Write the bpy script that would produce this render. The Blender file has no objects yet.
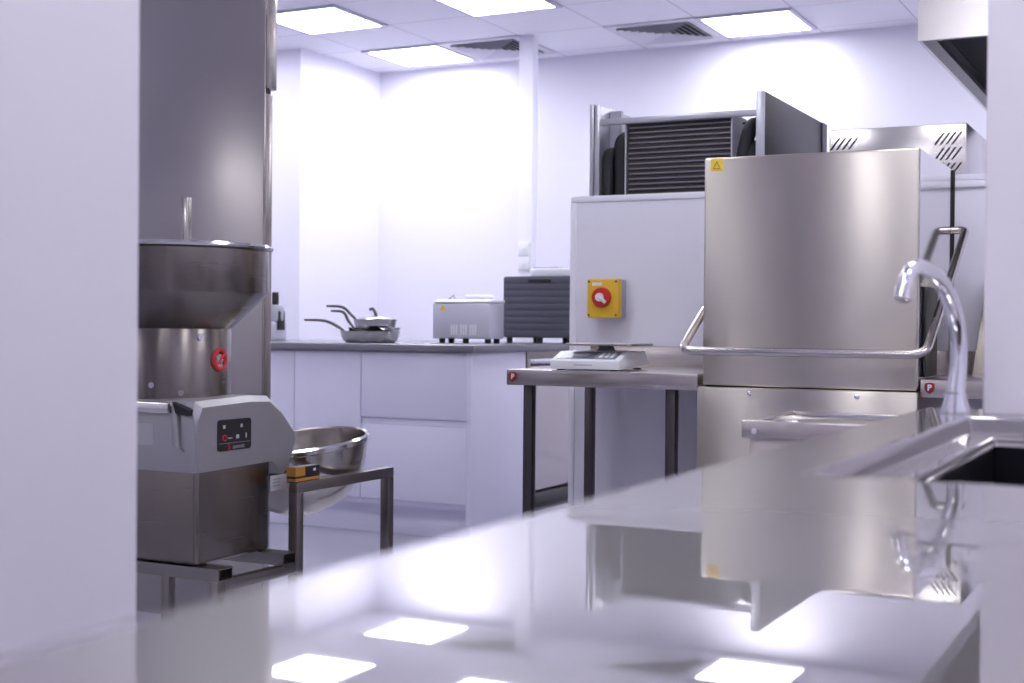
import bpy, bmesh, math, random
from mathutils import Vector, Matrix
random.seed(7)
PI = math.pi
COL = bpy.context.scene.collection

# ------------------------------------------------------------------ materials
def nt(name):
    m = bpy.data.materials.new(name); m.use_nodes = True
    n = m.node_tree; b = n.nodes['Principled BSDF']
    return m, n, b
def setp(b, **k):
    for a, v in k.items():
        a = a.replace('_', ' ')
        if a in b.inputs: b.inputs[a].default_value = v
def plain(name, col, rough=0.5, metal=0.0, spec=0.5, noise=0.0, nscale=8.0, bump=0.0, bscale=200.0, coat=0.0):
    m, n, b = nt(name)
    setp(b, Base_Color=(*col, 1), Roughness=rough, Metallic=metal, Specular_IOR_Level=spec, Coat_Weight=coat)
    if noise or bump:
        tc = n.nodes.new('ShaderNodeTexCoord')
    if noise:
        t = n.nodes.new('ShaderNodeTexNoise'); t.inputs['Scale'].default_value = nscale; t.inputs['Detail'].default_value = 4
        n.links.new(tc.outputs['Object'], t.inputs['Vector'])
        mx = n.nodes.new('ShaderNodeMix'); mx.data_type = 'RGBA'
        mx.inputs[6].default_value = (*[c*(1-noise) for c in col], 1); mx.inputs[7].default_value = (*[min(1, c*(1+noise)) for c in col], 1)
        n.links.new(t.outputs['Fac'], mx.inputs[0]); n.links.new(mx.outputs[2], b.inputs['Base Color'])
    if bump:
        t2 = n.nodes.new('ShaderNodeTexNoise'); t2.inputs['Scale'].default_value = bscale
        n.links.new(tc.outputs['Object'], t2.inputs['Vector'])
        bp = n.nodes.new('ShaderNodeBump'); bp.inputs['Strength'].default_value = bump; bp.inputs['Distance'].default_value = 0.002
        n.links.new(t2.outputs['Fac'], bp.inputs['Height']); n.links.new(bp.outputs['Normal'], b.inputs['Normal'])
    return m
def steel(name, col=(0.55, 0.52, 0.50), rough=0.3, grain=(1, 1, 60), var=0.08, bump=0.03, wave=0.0, wscale=1.5, coat=0.0, crough=0.05, aniso=0.0):
    """brushed stainless: stretched noise drives roughness, tone and a faint grain"""
    m, n, b = nt(name)
    setp(b, Metallic=1.0, Roughness=rough, Coat_Weight=coat, Coat_Roughness=crough)
    tc = n.nodes.new('ShaderNodeTexCoord'); mp = n.nodes.new('ShaderNodeMapping')
    mp.inputs['Scale'].default_value = grain
    n.links.new(tc.outputs['Object'], mp.inputs['Vector'])
    t = n.nodes.new('ShaderNodeTexNoise'); t.inputs['Scale'].default_value = 6; t.inputs['Detail'].default_value = 6
    n.links.new(mp.outputs['Vector'], t.inputs['Vector'])
    mx = n.nodes.new('ShaderNodeMix'); mx.data_type = 'RGBA'
    mx.inputs[6].default_value = (*[c*(1-var) for c in col], 1); mx.inputs[7].default_value = (*[c*(1+var) for c in col], 1)
    n.links.new(t.outputs['Fac'], mx.inputs[0]); n.links.new(mx.outputs[2], b.inputs['Base Color'])
    mr = n.nodes.new('ShaderNodeMapRange'); mr.inputs['To Min'].default_value = rough*0.96; mr.inputs['To Max'].default_value = rough*1.04
    n.links.new(t.outputs['Fac'], mr.inputs['Value']); n.links.new(mr.outputs['Result'], b.inputs['Roughness'])
    bp = n.nodes.new('ShaderNodeBump'); bp.inputs['Strength'].default_value = bump; bp.inputs['Distance'].default_value = 0.001
    n.links.new(t.outputs['Fac'], bp.inputs['Height'])
    last = bp
    if wave:
        t2 = n.nodes.new('ShaderNodeTexNoise'); t2.inputs['Scale'].default_value = wscale; t2.inputs['Detail'].default_value = 1
        n.links.new(tc.outputs['Object'], t2.inputs['Vector'])
        b2 = n.nodes.new('ShaderNodeBump'); b2.inputs['Strength'].default_value = 1.0; b2.inputs['Distance'].default_value = wave
        n.links.new(t2.outputs['Fac'], b2.inputs['Height']); n.links.new(bp.outputs['Normal'], b2.inputs['Normal'])
        last = b2
    if aniso:
        tg = n.nodes.new('ShaderNodeTangent'); tg.direction_type = 'RADIAL'; tg.axis = 'Z'
        n.links.new(tg.outputs['Tangent'], b.inputs['Tangent'])
        b.inputs['Anisotropic'].default_value = aniso; b.inputs['Anisotropic Rotation'].default_value = 0.25
    n.links.new(last.outputs['Normal'], b.inputs['Normal'])
    if coat: n.links.new(last.outputs['Normal'], b.inputs['Coat Normal'])
    return m
def two_lobe(m, col, rough, fac):
    """worn polish: a sharp lobe with a wide soft one over it"""
    n = m.node_tree; b = n.nodes['Principled BSDF']; out = n.nodes['Material Output']
    b2 = n.nodes.new('ShaderNodeBsdfPrincipled'); setp(b2, Base_Color=(*col, 1), Metallic=1.0, Roughness=rough)
    mx = n.nodes.new('ShaderNodeMixShader'); mx.inputs[0].default_value = fac
    n.links.new(b.outputs[0], mx.inputs[1]); n.links.new(b2.outputs[0], mx.inputs[2]); n.links.new(mx.outputs[0], out.inputs['Surface'])
    return m
def emit(name, col, s):
    m, n, b = nt(name)
    setp(b, Base_Color=(0.9, 0.9, 0.9, 1), Roughness=0.5)
    b.inputs['Emission Color'].default_value = (*col, 1); b.inputs['Emission Strength'].default_value = s
    return m
def ceiling_mat():
    m, n, b = nt('ceiling_tiles')
    setp(b, Roughness=0.85)
    tc = n.nodes.new('ShaderNodeTexCoord'); mp = n.nodes.new('ShaderNodeMapping')
    mp.inputs['Location'].default_value = (2.77, -7.84, 0)
    n.links.new(tc.outputs['Object'], mp.inputs['Vector'])
    br = n.nodes.new('ShaderNodeTexBrick')
    br.offset = 0; br.squash = 1
    setp(br, Scale=1.0, Mortar_Size=0.004, Mortar_Smooth=0.3, Brick_Width=0.6, Row_Height=0.6, Bias=0.0)
    br.inputs['Color1'].default_value = (0.90, 0.89, 0.97, 1); br.inputs['Color2'].default_value = (0.88, 0.87, 0.96, 1)
    br.inputs['Mortar'].default_value = (0.50, 0.48, 0.60, 1)
    n.links.new(mp.outputs['Vector'], br.inputs['Vector']); n.links.new(br.outputs['Color'], b.inputs['Base Color'])
    t2 = n.nodes.new('ShaderNodeTexNoise'); t2.inputs['Scale'].default_value = 180
    n.links.new(tc.outputs['Object'], t2.inputs['Vector'])
    bp = n.nodes.new('ShaderNodeBump'); bp.inputs['Strength'].default_value = 0.15; bp.inputs['Distance'].default_value = 0.002
    n.links.new(t2.outputs['Fac'], bp.inputs['Height']); n.links.new(bp.outputs['Normal'], b.inputs['Normal'])
    return m

M = dict(
    wall=plain('white_wall_sheet', (0.83, 0.815, 0.93), 0.35, noise=0.01, nscale=1.5),
    jamb=plain('off_white_paint', (0.86, 0.825, 0.89), 0.5, noise=0.015, nscale=2),
    trim=plain('white_plastic_trim', (0.86, 0.85, 0.95), 0.3),
    floor=plain('grey_resin_floor', (0.40, 0.395, 0.48), 0.25, noise=0.05, nscale=60, bump=0.05, bscale=300),
    ceil=ceiling_mat(),
    lamp=emit('light_diffuser', (0.95, 0.96, 1.0), 15.5),
    frame=plain('white_lamp_frame', (0.55, 0.53, 0.66), 0.4),
    dark=plain('dark_void', (0.03, 0.03, 0.035), 0.7),
    hinge=plain('vent_white', (0.72, 0.71, 0.80), 0.45),
    bench=two_lobe(steel('bench_steel', (0.45, 0.43, 0.44), 0.018, (30, 1.2, 1), 0.03, 0.002, wave=0.0003, wscale=1.6), (0.41, 0.385, 0.39), 0.30, 0.30),
    rim=steel('rim_steel', (0.64, 0.61, 0.60), 0.24, (60, 1.2, 60), 0.02, 0.003),
    hood=steel('hood_steel', (0.62, 0.575, 0.52), 0.30, (1, 1, 90), 0.02, 0.002, wave=0.004, wscale=2.2, aniso=0.85),
    hoodside=steel('hood_side_steel', (0.72, 0.70, 0.70), 0.10, (1, 60, 1), 0.02, 0.01, wave=0.0008, wscale=3),
    steel=steel('brushed_steel', (0.52, 0.48, 0.465), 0.3, (50, 50, 1.5), 0.07, 0.03),
    steelh=steel('brushed_steel_lengthwise', (0.56, 0.52, 0.50), 0.26, (1.5, 90, 90), 0.02, 0.004),
    fridge=steel('cabinet_steel', (0.50, 0.465, 0.455), 0.26, (1, 1, 90), 0.02, 0.001, wave=0.006, wscale=1.8),
    machine=steel('machine_steel', (0.23, 0.205, 0.19), 0.27, (1, 1, 40), 0.008, 0.0, aniso=0.6),
    tube=steel('tube_steel', (0.31, 0.285, 0.27), 0.3, (50, 50, 2), 0.05, 0.006),
    darktube=steel('leg_steel', (0.12, 0.11, 0.115), 0.33, (50, 50, 2), 0.05, 0.006),
    alu=plain('cast_aluminium', (0.43, 0.42, 0.44), 0.40, metal=0.75, noise=0.05, nscale=14),
    polished=steel('polished_steel', (0.72, 0.70, 0.70), 0.14, (1, 1, 8), 0.03, 0.01),
    pan=steel('pan_steel', (0.55, 0.54, 0.56), 0.13, (1, 1, 1), 0.03, 0.002, wave=0.01, wscale=9),
    bar=steel('bar_steel', (0.60, 0.56, 0.54), 0.22, (1, 1, 8), 0.03, 0.003),
    chrome=plain('chrome', (0.80, 0.80, 0.84), 0.06, metal=1.0),
    bowl=steel('bowl_steel', (0.52, 0.485, 0.46), 0.2, (2, 2, 30), 0.04, 0.004),
    lam=plain('white_gloss_laminate', (0.76, 0.745, 0.91), 0.22, noise=0.008, nscale=2),
    top=plain('grey_worktop', (0.20, 0.195, 0.235), 0.25, noise=0.06, nscale=120),
    black=plain('black_plastic', (0.012, 0.012, 0.014), 0.4),
    rubber=plain('black_foam_rubber', (0.022, 0.022, 0.026), 0.7, bump=0.2, bscale=80),
    sink=plain('black_sink', (0.006, 0.006, 0.008), 0.45, spec=0.2),
    fin=plain('dark_fins', (0.045, 0.04, 0.045), 0.55, noise=0.15, nscale=30),
    finedge=plain('fin_edges', (0.30, 0.28, 0.31), 0.35, metal=0.6),
    galv=plain('galvanised_sheet', (0.52, 0.52, 0.58), 0.35, metal=0.7, noise=0.06, nscale=20),
    darkpanel=steel('dark_panel', (0.07, 0.066, 0.072), 0.42, (1, 1, 1.2), 0.15, 0.004),
    yellow=plain('yellow_plastic', (0.80, 0.50, 0.03), 0.4),
    sticker=plain('yellow_sticker', (0.85, 0.60, 0.05), 0.5),
    orange=plain('orange_print', (0.45, 0.20, 0.03), 0.5),
    red=plain('red_plastic', (0.62, 0.025, 0.025), 0.35),
    redprint=plain('red_print', (0.60, 0.03, 0.03), 0.5),
    badge=plain('badge_red', (0.30, 0.012, 0.02), 0.3),
    white=plain('white_plastic', (0.82, 0.82, 0.88), 0.35),
    paper=plain('white_label', (0.52, 0.50, 0.54), 0.6),
    greyp=plain('grey_plastic', (0.36, 0.36, 0.44), 0.4),
    silver=plain('silver_painted_case', (0.60, 0.60, 0.70), 0.3, metal=0.3),
    slate=plain('slate_grey_plastic', (0.085, 0.085, 0.12), 0.45),
    display=plain('display_grey', (0.13, 0.14, 0.17), 0.2),
    lcd=plain('lcd_panel', (0.30, 0.31, 0.35), 0.15),
    greyprint=plain('grey_print', (0.32, 0.32, 0.34), 0.5),
)

# ------------------------------------------------------------------ mesh helpers
def box(bm, x0, x1, y0, y1, z0, z1, bev=0.0, seg=2):
    vs = [bm.verts.new((x, y, z)) for x in (x0, x1) for y in (y0, y1) for z in (z0, z1)]
    idx = [(0, 1, 3, 2), (4, 6, 7, 5), (0, 4, 5, 1), (2, 3, 7, 6), (0, 2, 6, 4), (1, 5, 7, 3)]
    fs = [bm.faces.new([vs[i] for i in f]) for f in idx]
    if bev:
        es = list({e for f in fs for e in f.edges})
        bmesh.ops.bevel(bm, geom=es, offset=bev, segments=seg, profile=0.5, affect='EDGES')
    return bm
def prism(bm, pts, axis, a, b, bev=0.0, seg=2):
    """closed outline pts (2D) extruded along axis from a to b; axis x: pts=(y,z), y: (x,z), z: (x,y)"""
    def P(p, t):
        return {'x': (t, p[0], p[1]), 'y': (p[0], t, p[1]), 'z': (p[0], p[1], t)}[axis]
    A = [bm.verts.new(P(p, a)) for p in pts]; B = [bm.verts.new(P(p, b)) for p in pts]
    n = len(pts); fs = [bm.faces.new(A), bm.faces.new(B[::-1])]
    for i in range(n): fs.append(bm.faces.new((A[i], B[i], B[(i+1) % n], A[(i+1) % n])))
    bmesh.ops.recalc_face_normals(bm, faces=fs)
    if bev:
        es = list({e for f in fs for e in f.edges})
        bmesh.ops.bevel(bm, geom=es, offset=bev, segments=seg, profile=0.5, affect='EDGES')
    return bm
def lathe(bm, prof, c, seg=48, closed_ends=True, mat=None):
    rings = []
    for r, z in prof:
        ring = []
        for i in range(seg):
            a = 2*PI*i/seg
            v = Vector((r*math.cos(a), r*math.sin(a), z))
            if mat is not None: v = mat @ v
            ring.append(bm.verts.new(v + Vector(c)))
        rings.append(ring)
    fs = []
    for k in range(len(rings)-1):
        for i in range(seg):
            j = (i+1) % seg
            fs.append(bm.faces.new((rings[k][i], rings[k][j], rings[k+1][j], rings[k+1][i])))
    if closed_ends:
        fs.append(bm.faces.new(rings[0][::-1])); fs.append(bm.faces.new(rings[-1]))
    bmesh.ops.recalc_face_normals(bm, faces=fs)
    return bm
def tube(bm, path, r, seg=12, caps=True):
    """round tube along path; r a number or a list"""
    pts = [Vector(p) for p in path]; n = len(pts)
    rs = r if isinstance(r, (list, tuple)) else [r]*n
    tan = []
    for i in range(n):
        t = (pts[min(i+1, n-1)] - pts[max(i-1, 0)]); tan.append(t.normalized())
    up = Vector((0, 0, 1)) if abs(tan[0].z) < 0.9 else Vector((1, 0, 0))
    nrm = (up - tan[0]*up.dot(tan[0])).normalized()
    rings = []
    for i in range(n):
        nrm = (nrm - tan[i]*nrm.dot(tan[i])).normalized(); bi = tan[i].cross(nrm)
        rings.append([bm.verts.new(pts[i] + nrm*rs[i]*math.cos(2*PI*k/seg) + bi*rs[i]*math.sin(2*PI*k/seg)) for k in range(seg)])
    fs = []
    for a in range(n-1):
        for k in range(seg):
            j = (k+1) % seg
            fs.append(bm.faces.new((rings[a][k], rings[a][j], rings[a+1][j], rings[a+1][k])))
    if caps:
        fs.append(bm.faces.new(rings[0][::-1])); fs.append(bm.faces.new(rings[-1]))
    bmesh.ops.recalc_face_normals(bm, faces=fs)
    return bm
def smooth_path(pts, rad, n=6):
    """round the corners of a polyline"""
    pts = [Vector(p) for p in pts]; out = [pts[0]]
    for i in range(1, len(pts)-1):
        a, b, c = pts[i-1], pts[i], pts[i+1]
        d1 = (a-b); d2 = (c-b); k = min(rad, d1.length*0.49, d2.length*0.49)
        p0 = b + d1.normalized()*k; p2 = b + d2.normalized()*k
        for j in range(n+1):
            t = j/n
            out.append(p0*(1-t)**2 + b*2*t*(1-t) + p2*t*t)
    out.append(pts[-1]); return out
def spline(pts, n=8):
    pts = [Vector(p) for p in pts]; out = []
    P = [pts[0]*2-pts[1]] + pts + [pts[-1]*2-pts[-2]]
    for i in range(1, len(P)-2):
        for j in range(n):
            t = j/n; p0, p1, p2, p3 = P[i-1:i+3]
            out.append(0.5*((2*p1) + (p2-p0)*t + (2*p0-5*p1+4*p2-p3)*t*t + (3*p1-p0-3*p2+p3)*t**3))
    out.append(pts[-1]); return out
def disc(bm, c, normal, r, th, seg=24):
    nrm = Vector(normal).normalized()
    tube(bm, [Vector(c), Vector(c)+nrm*th], r, seg)
    return bm
def hexa(bm, corners):
    """8 corners: bottom ring of 4, top ring of 4"""
    v = [bm.verts.new(c) for c in corners]
    fs = [bm.faces.new([v[i] for i in f]) for f in ((3, 2, 1, 0), (4, 5, 6, 7), (0, 1, 5, 4), (1, 2, 6, 5), (2, 3, 7, 6), (3, 0, 4, 7))]
    bmesh.ops.recalc_face_normals(bm, faces=fs); return bm
def new(): return bmesh.new()
def wloc(o):
    v = Vector((0, 0, 0))
    while o is not None:
        v += o.location; o = o.parent
    return v
def obj(name, bm, mat, parent=None, origin=None, smooth=40, bevel=0.0, kind=None, label=None):
    me = bpy.data.meshes.new(name)
    if parent is not None: off = wloc(parent)
    elif origin is not None: off = Vector(origin)
    else:
        xs = [v.co for v in bm.verts]
        off = Vector((sum(v.x for v in xs)/len(xs), sum(v.y for v in xs)/len(xs), min(v.z for v in xs)))
    bmesh.ops.translate(bm, verts=bm.verts, vec=-off)
    bm.to_mesh(me); bm.free()
    me.materials.append(mat)
    for p in me.polygons: p.use_smooth = True
    me.set_sharp_from_angle(angle=math.radians(smooth))
    o = bpy.data.objects.new(name, me); COL.objects.link(o)
    if parent is not None: o.parent = parent
    else: o.location = off
    if bevel:
        md = o.modifiers.new('bev', 'BEVEL'); md.width = bevel; md.segments = 3; md.limit_method = 'ANGLE'; md.angle_limit = math.radians(35); md.harden_normals = True
    if kind: o['kind'] = kind
    if label: o['label'] = label
    return o
def thing(name, label, cat, loc, group=None):
    o = bpy.data.objects.new(name, None); COL.objects.link(o)
    o.empty_display_size = 0.1; o.location = loc; o['label'] = label; o['category'] = cat
    if group: o['group'] = group
    return o
def tag(o, label, cat, group=None):
    o['label'] = label; o['category'] = cat
    if group: o['group'] = group
    return o
def struct(name, bm, mat, parent=None, **k):
    return obj(name, bm, mat, parent, origin=(0, 0, 0) if parent is None else None, kind='structure' if parent is None else None, **k)
def B(*a, **k): return box(new(), *a, **k)
def text_bm(s, size, mtx, depth=0.0008, spacing=1.0, bold=0.0):
    cu = bpy.data.curves.new('t', 'FONT'); cu.body = s; cu.size = size; cu.extrude = depth; cu.align_x = 'CENTER'; cu.align_y = 'CENTER'
    cu.space_character = spacing; cu.offset = bold
    o = bpy.data.objects.new('t', cu); COL.objects.link(o)
    dg = bpy.context.evaluated_depsgraph_get(); dg.update()
    me = bpy.data.meshes.new_from_object(o.evaluated_get(dg))
    bm = new(); bm.from_mesh(me); bmesh.ops.transform(bm, matrix=mtx, verts=bm.verts)
    bpy.data.objects.remove(o); bpy.data.curves.remove(cu); bpy.data.meshes.remove(me)
    return bm
def face_y(x, y, z, roll=0):     # text plane facing -Y
    return Matrix.Translation((x, y, z)) @ Matrix.Rotation(PI/2, 4, 'X') @ Matrix.Rotation(roll, 4, 'Z')
def face_x(x, y, z, roll=0):     # text plane facing +X
    return Matrix.Translation((x, y, z)) @ Matrix.Rotation(PI/2, 4, 'Z') @ Matrix.Rotation(PI/2, 4, 'X') @ Matrix.Rotation(roll, 4, 'Z')

# ------------------------------------------------------------------ room
CH = 2.915
struct('floor', B(-7, 1.3, -3.2, 8.75, -0.1, 0), M['floor'])
struct('ceiling', B(-7, 1.3, -3.2, 8.75, CH, CH+0.1), M['ceil'])
struct('wall_back', B(-5.6, 1.3, 8.6, 8.75, 0, CH), M['wall'])
struct('wall_left', B(-5.62, -5.5, 7.6, 8.6, 0, CH), M['wall'])
struct('wall_alcove', B(-7, -5.62, 7.6, 7.72, 0, CH), M['wall'])
struct('wall_side', B(-7, -6.9, -3.2, 7.6, 0, CH), M['wall'])
struct('wall_right', B(1.2, 1.3, -3.2, 8.6, 0, CH), M['wall'])
struct('wall_rear', B(-6.9, 1.2, -3.2, -3.1, 0, CH), M['jamb'])
struct('reflected_dark_slab_1', B(-3.62, -3.12, -3.099, -3.05, 0, 2.08), M['slate'])  # unseen dark slab, added to mirror as a dark band in the dishwasher hood
struct('reflected_dark_slab_2', B(-6.899, -6.85, -1.5, -0.2, 0, 2.1), M['slate'])  # unseen dark slab, added to darken what the tall cabinet door reflects
struct('wall_near', B(-1.42, -1.30, -3.1, 1.426, 0, CH, bev=0.003), M['jamb'])
struct('wall_end', B(-0.302, 1.2, 2.2, 2.42, 0, CH, bev=0.006), M['jamb'])
# waist-high partitions behind the dishwasher, with plastic cappings
PY = 4.90
struct('wall_partition', B(-2.222, -1.02, PY, PY+0.1, 0, 1.53), M['wall'])
struct('wall_partition_right', B(-1.02, 1.2, PY, PY+0.1, 0, 1.55), M['wall'])
b = new(); box(b, -2.234, -1.02, PY-0.006, PY+0.106, 1.52, 1.544, bev=0.003); box(b, -2.236, -2.212, PY-0.006, PY+0.106, 0, 1.5195, bev=0.002)
struct('trim_1', b, M['trim'])
b = new(); box(b, -1.019, 1.2, PY-0.008, PY+0.108, 1.548, 1.569, bev=0.004); box(b, -1.019, 1.2, PY-0.014, PY+0.114, 1.522, 1.547, bev=0.005)
struct('trim_2', b, M['trim'])

# ceiling light panels
def light(x, y, label, group=None):
    t = thing('ceiling_light', label, 'light', (x+0.3, y+0.3, CH), group)
    f = new()
    for (a0, a1, b0, b1) in ((0.0, 0.6, 0, 0.03), (0, 0.6, 0.57, 0.6), (0, 0.03, 0.03, 0.57), (0.57, 0.6, 0.03, 0.57)):
        box(f, x+a0, x+a1, y+b0, y+b1, CH-0.014, CH-0.001)
    obj('lamp_frame', f, M['frame'], t)
    obj('diffuser', B(x+0.03, x+0.57, y+0.03, y+0.57, CH-0.009, CH-0.002), M['lamp'], t)
    return t
light(-5.17, 6.64, 'square white ceiling light panel above the tall steel cabinet, leftmost of the lights')
light(-5.17, 7.84, 'square ceiling light panel in the far left corner of the ceiling')
light(-3.97, 6.64, 'square ceiling light panel at the top edge, between the other lit panels')
light(-2.77, 7.84, 'square ceiling light panel above the exposed dark cooling coil')
for k, (x, y) in enumerate([(-2.77, 5.44), (-4.57, 4.84), (-0.97, 5.44), (-0.97, 7.24), (-2.77, 3.04), (-1.57, 0.64), (-0.37, -1.16), (-5.17, -2.36), (0.23, 1.24), (-6.37, 3.04), (-5.77, -1.76), (-6.6, 6.64), (-0.97, 3.04), (0.43, 3.24), (-1.57, -0.56), (0.43, 6.64)]):  # unseen panels, added to brighten the room and its dim surfaces
    light(x, y, 'square light panel added overhead out of view to brighten the room', 'added lights out of view')
# four-way air diffusers
def vent(x, y, label):
    t = thing('ceiling_vent', label, 'vent', (x+0.3, y+0.3, CH))
    f = new()
    for (a0, a1, b0, b1) in ((0.0, 0.6, 0, 0.06), (0, 0.6, 0.54, 0.6), (0, 0.06, 0.06, 0.54), (0.54, 0.6, 0.06, 0.54)):
        box(f, x+a0, x+a1, y+b0, y+b1, CH-0.010, CH-0.001)
    obj('vent_frame', f, M['hinge'], t)
    obj('dark_backing', B(x+0.06, x+0.54, y+0.06, y+0.54, CH-0.004, CH-0.0015), M['dark'], t)
    cx, cy = x+0.3, y+0.3
    s = new()
    for k in range(6):
        r0 = 0.24-k*0.038; r1 = r0-0.020; z0 = CH-0.022; z1 = CH-0.005
        for q in range(4):
            c, sn = math.cos(q*PI/2), math.sin(q*PI/2)
            def W(u, v, z): return (cx+c*u-sn*v, cy+sn*u+c*v, z)
            # an angled blade: outer edge low, inner edge high
            hexa(s, [W(-r0, -r0, z0), W(r0, -r0, z0), W(r1, -r1, z1-0.003), W(-r1, -r1, z1-0.003),
                     W(-r0, -r0, z0+0.002), W(r0, -r0, z0+0.002), W(r1, -r1, z1-0.001), W(-r1, -r1, z1-0.001)])
    obj('slats', s, M['hinge'], t, smooth=20)
    return t
vent(-4.57, 7.84, 'square slatted ceiling vent beside the white service post')
vent(-3.37, 7.84, 'square slatted ceiling vent beside the light above the cooling coil')

# service post from ceiling to floor with sockets
t = thing('service_post', 'slim white square service post running up to the ceiling behind the slatted case', 'post', (-3.925, 7.92, 0))
obj('post_body', B(-3.975, -3.875, 7.88, 7.96, 0, CH, bev=0.004), M['trim'], t)
for z in (1.44, 1.535):
    f = obj('socket_plate', B(-3.965, -3.885, 7.868, 7.881, z-0.042, z+0.042, bev=0.003), M['white'], t)
    obj('rocker', B(-3.935, -3.915, 7.864, 7.869, z-0.012, z+0.012, bev=0.001), M['white'], f)

# ------------------------------------------------------------------ peninsula: white units, grey worktop
WT = 0.938
FY = 5.65
def unit(x0, x1, label, kind):
    t = thing('base_cabinet', label, 'cabinet', ((x0+x1)/2, FY+0.3, 0))
    obj('carcass', B(x0+0.001, x1-0.001, FY+0.02, FY+0.57, 0.15, 0.903), M['lam'], t)
    g = 0.002
    if kind == 'drawers':
        for (z0, z1) in ((0.578, 0.898), (0.178, 0.545)):
            d = obj('drawer_front', B(x0+g, x1-g, FY, FY+0.019, z0, z1, bev=0.0015), M['lam'], t)
            obj('grip_rail', B(x0+g, x1-g, FY+0.012, FY+0.019, z1+0.001, z1+0.03 if z1 < 0.8 else z1+0.004), M['lam'], d)
    else:
        obj('door', B(x0+g, x1-g, FY, FY+0.019, 0.178, 0.898, bev=0.0015), M['lam'], t)
    return t
unit(-3.712, -3.112, 'white handleless base cabinet with two wide drawers at the worktop end', 'drawers')
unit(-4.115, -3.713, 'white handleless base cabinet door between the drawers and the narrow door', 'door')
unit(-4.72, -4.116, 'white base cabinet door next to the tall steel cabinet, partly hidden', 'door')
obj('end_panel', B(-3.111, -3.085, FY-0.004, 6.22, 0, 0.9035, bev=0.0015), M['lam'])
tag(bpy.data.objects['end_panel'], 'plain white end panel closing the right end of the base cabinets', 'panel')
tag(obj('plinth', B(-4.72, -3.112, FY+0.075, FY+0.093, 0.0, 0.149), M['lam']), 'white kickboard under the white base cabinets at floor level', 'plinth')
tag(obj('worktop', B(-4.95, -3.06, FY-0.03, 7.45, 0.9045, WT, bev=0.004), M['top']), 'thin grey worktop on the white base cabinets, carrying pans and appliances', 'worktop')
# steel stand below the rear of the worktop
t = thing('steel_stand', 'steel bench frame under the right end of the grey worktop', 'stand', (-3.5, 6.8, 0))
b = new(); box(b, -3.115, -3.085, 6.235, 7.4, 0.862, 0.9035, bev=0.002); box(b, -4.5, -3.115, 6.235, 6.265, 0.862, 0.9035, bev=0.002)
obj('rail', b, M['tube'], t)
for x, y in ((-3.12, 6.24), (-3.12, 7.36), (-4.5, 6.24), (-4.5, 7.36)):
    obj('leg', B(x, x+0.036, y, y+0.036, 0, 0.861, bev=0.002), M['tube'], t)
# steel bin on a black base
t = thing('steel_bin', 'grey steel bin on a black rounded base under the right end of the grey worktop', 'bin', (-3.3, 6.8, 0))
obj('bin_body', B(-3.50, -3.135, 6.33, 7.2, 0.155, 0.83, bev=0.015, seg=4), M['bar'], t)
obj('bin_base', B(-3.53, -3.10, 6.34, 7.25, 0.05, 0.152, bev=0.045, seg=5), M['black'], t)
for x, y in ((-3.46, 6.45), (-3.17, 6.45), (-3.46, 7.1), (-3.17, 7.1)):
    obj('castor', tube(new(), [(x-0.015, y, 0.025), (x+0.015, y, 0.025)], 0.025, 20), M['chrome'], t)

# ------------------------------------------------------------------ pans on the worktop
def pan(cx, cy, z, r, h, ang, hl, rise, label, lid=False, flare=1.1):
    t = thing('frying_pan' if not lid else 'saucepan', label, 'pan', (cx, cy, z), 'stacked steel pans')
    prof = [(r*0.05, 0.0), (r*0.80, 0.0), (r*0.90, h*0.15), (r*0.97, h*0.5), (r*1.0, h*0.92), (r*1.03, h), (r*0.985, h), (r*0.95, h*0.5), (r*0.87, h*0.18), (r*0.05, 0.006)]
    obj('pan_body', lathe(new(), [(a, zz) for a, zz in prof], (cx, cy, z), 48), M['pan'], t)
    d = Vector((math.cos(ang), math.sin(ang), 0)); p = Vector((cx, cy, z+h*0.75)) + d*r*0.97
    path = spline([p, p+d*0.05+Vector((0, 0, rise*0.45)), p+d*hl*0.5+Vector((0, 0, rise*0.92)), p+d*hl+Vector((0, 0, rise))], 6)
    n = len(path); rs = [0.0055 + 0.003*math.sin(PI*min(1, i/(n-1)*1.0)) for i in range(n)]
    obj('handle', tube(new(), path, rs, 10), M['darktube'], t)
    return t
PX, PYY = -3.90, 6.02
pan(PX, PYY, WT, 0.155, 0.062, math.radians(178), 0.28, 0.072, 'large shallow steel frying pan at the bottom of the pan stack')
t = pan(PX+0.02, PYY+0.01, WT+0.0305, 0.135, 0.050, math.radians(172), 0.175, 0.10, 'middle steel frying pan nested in the larger pan')
t = pan(PX+0.035, PYY-0.005, WT+0.065, 0.112, 0.058, math.radians(176), 0.215, 0.085, 'small steel saucepan on top of the pan stack, its handle raised highest')
t = thing('pan_lid', 'steel lid with an upright curved handle lying on the pan stack', 'lid', (PX+0.035, PYY, WT+0.1245))
obj('lid_disc', lathe(new(), [(0.002, 0.016), (0.06, 0.013), (0.10, 0.003), (0.105, 0.0), (0.10, 0.0), (0.06, 0.009), (0.002, 0.012)], (PX+0.035, PYY-0.005, WT+0.1245), 40), M['pan'], t)
obj('lid_handle', tube(new(), spline([(PX+0.035, PYY, WT+0.1385), (PX+0.032, PYY, WT+0.155), (PX+0.015, PYY, WT+0.178), (PX-0.003, PYY, WT+0.174)], 5), 0.008, 10), M['darktube'], t)

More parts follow.
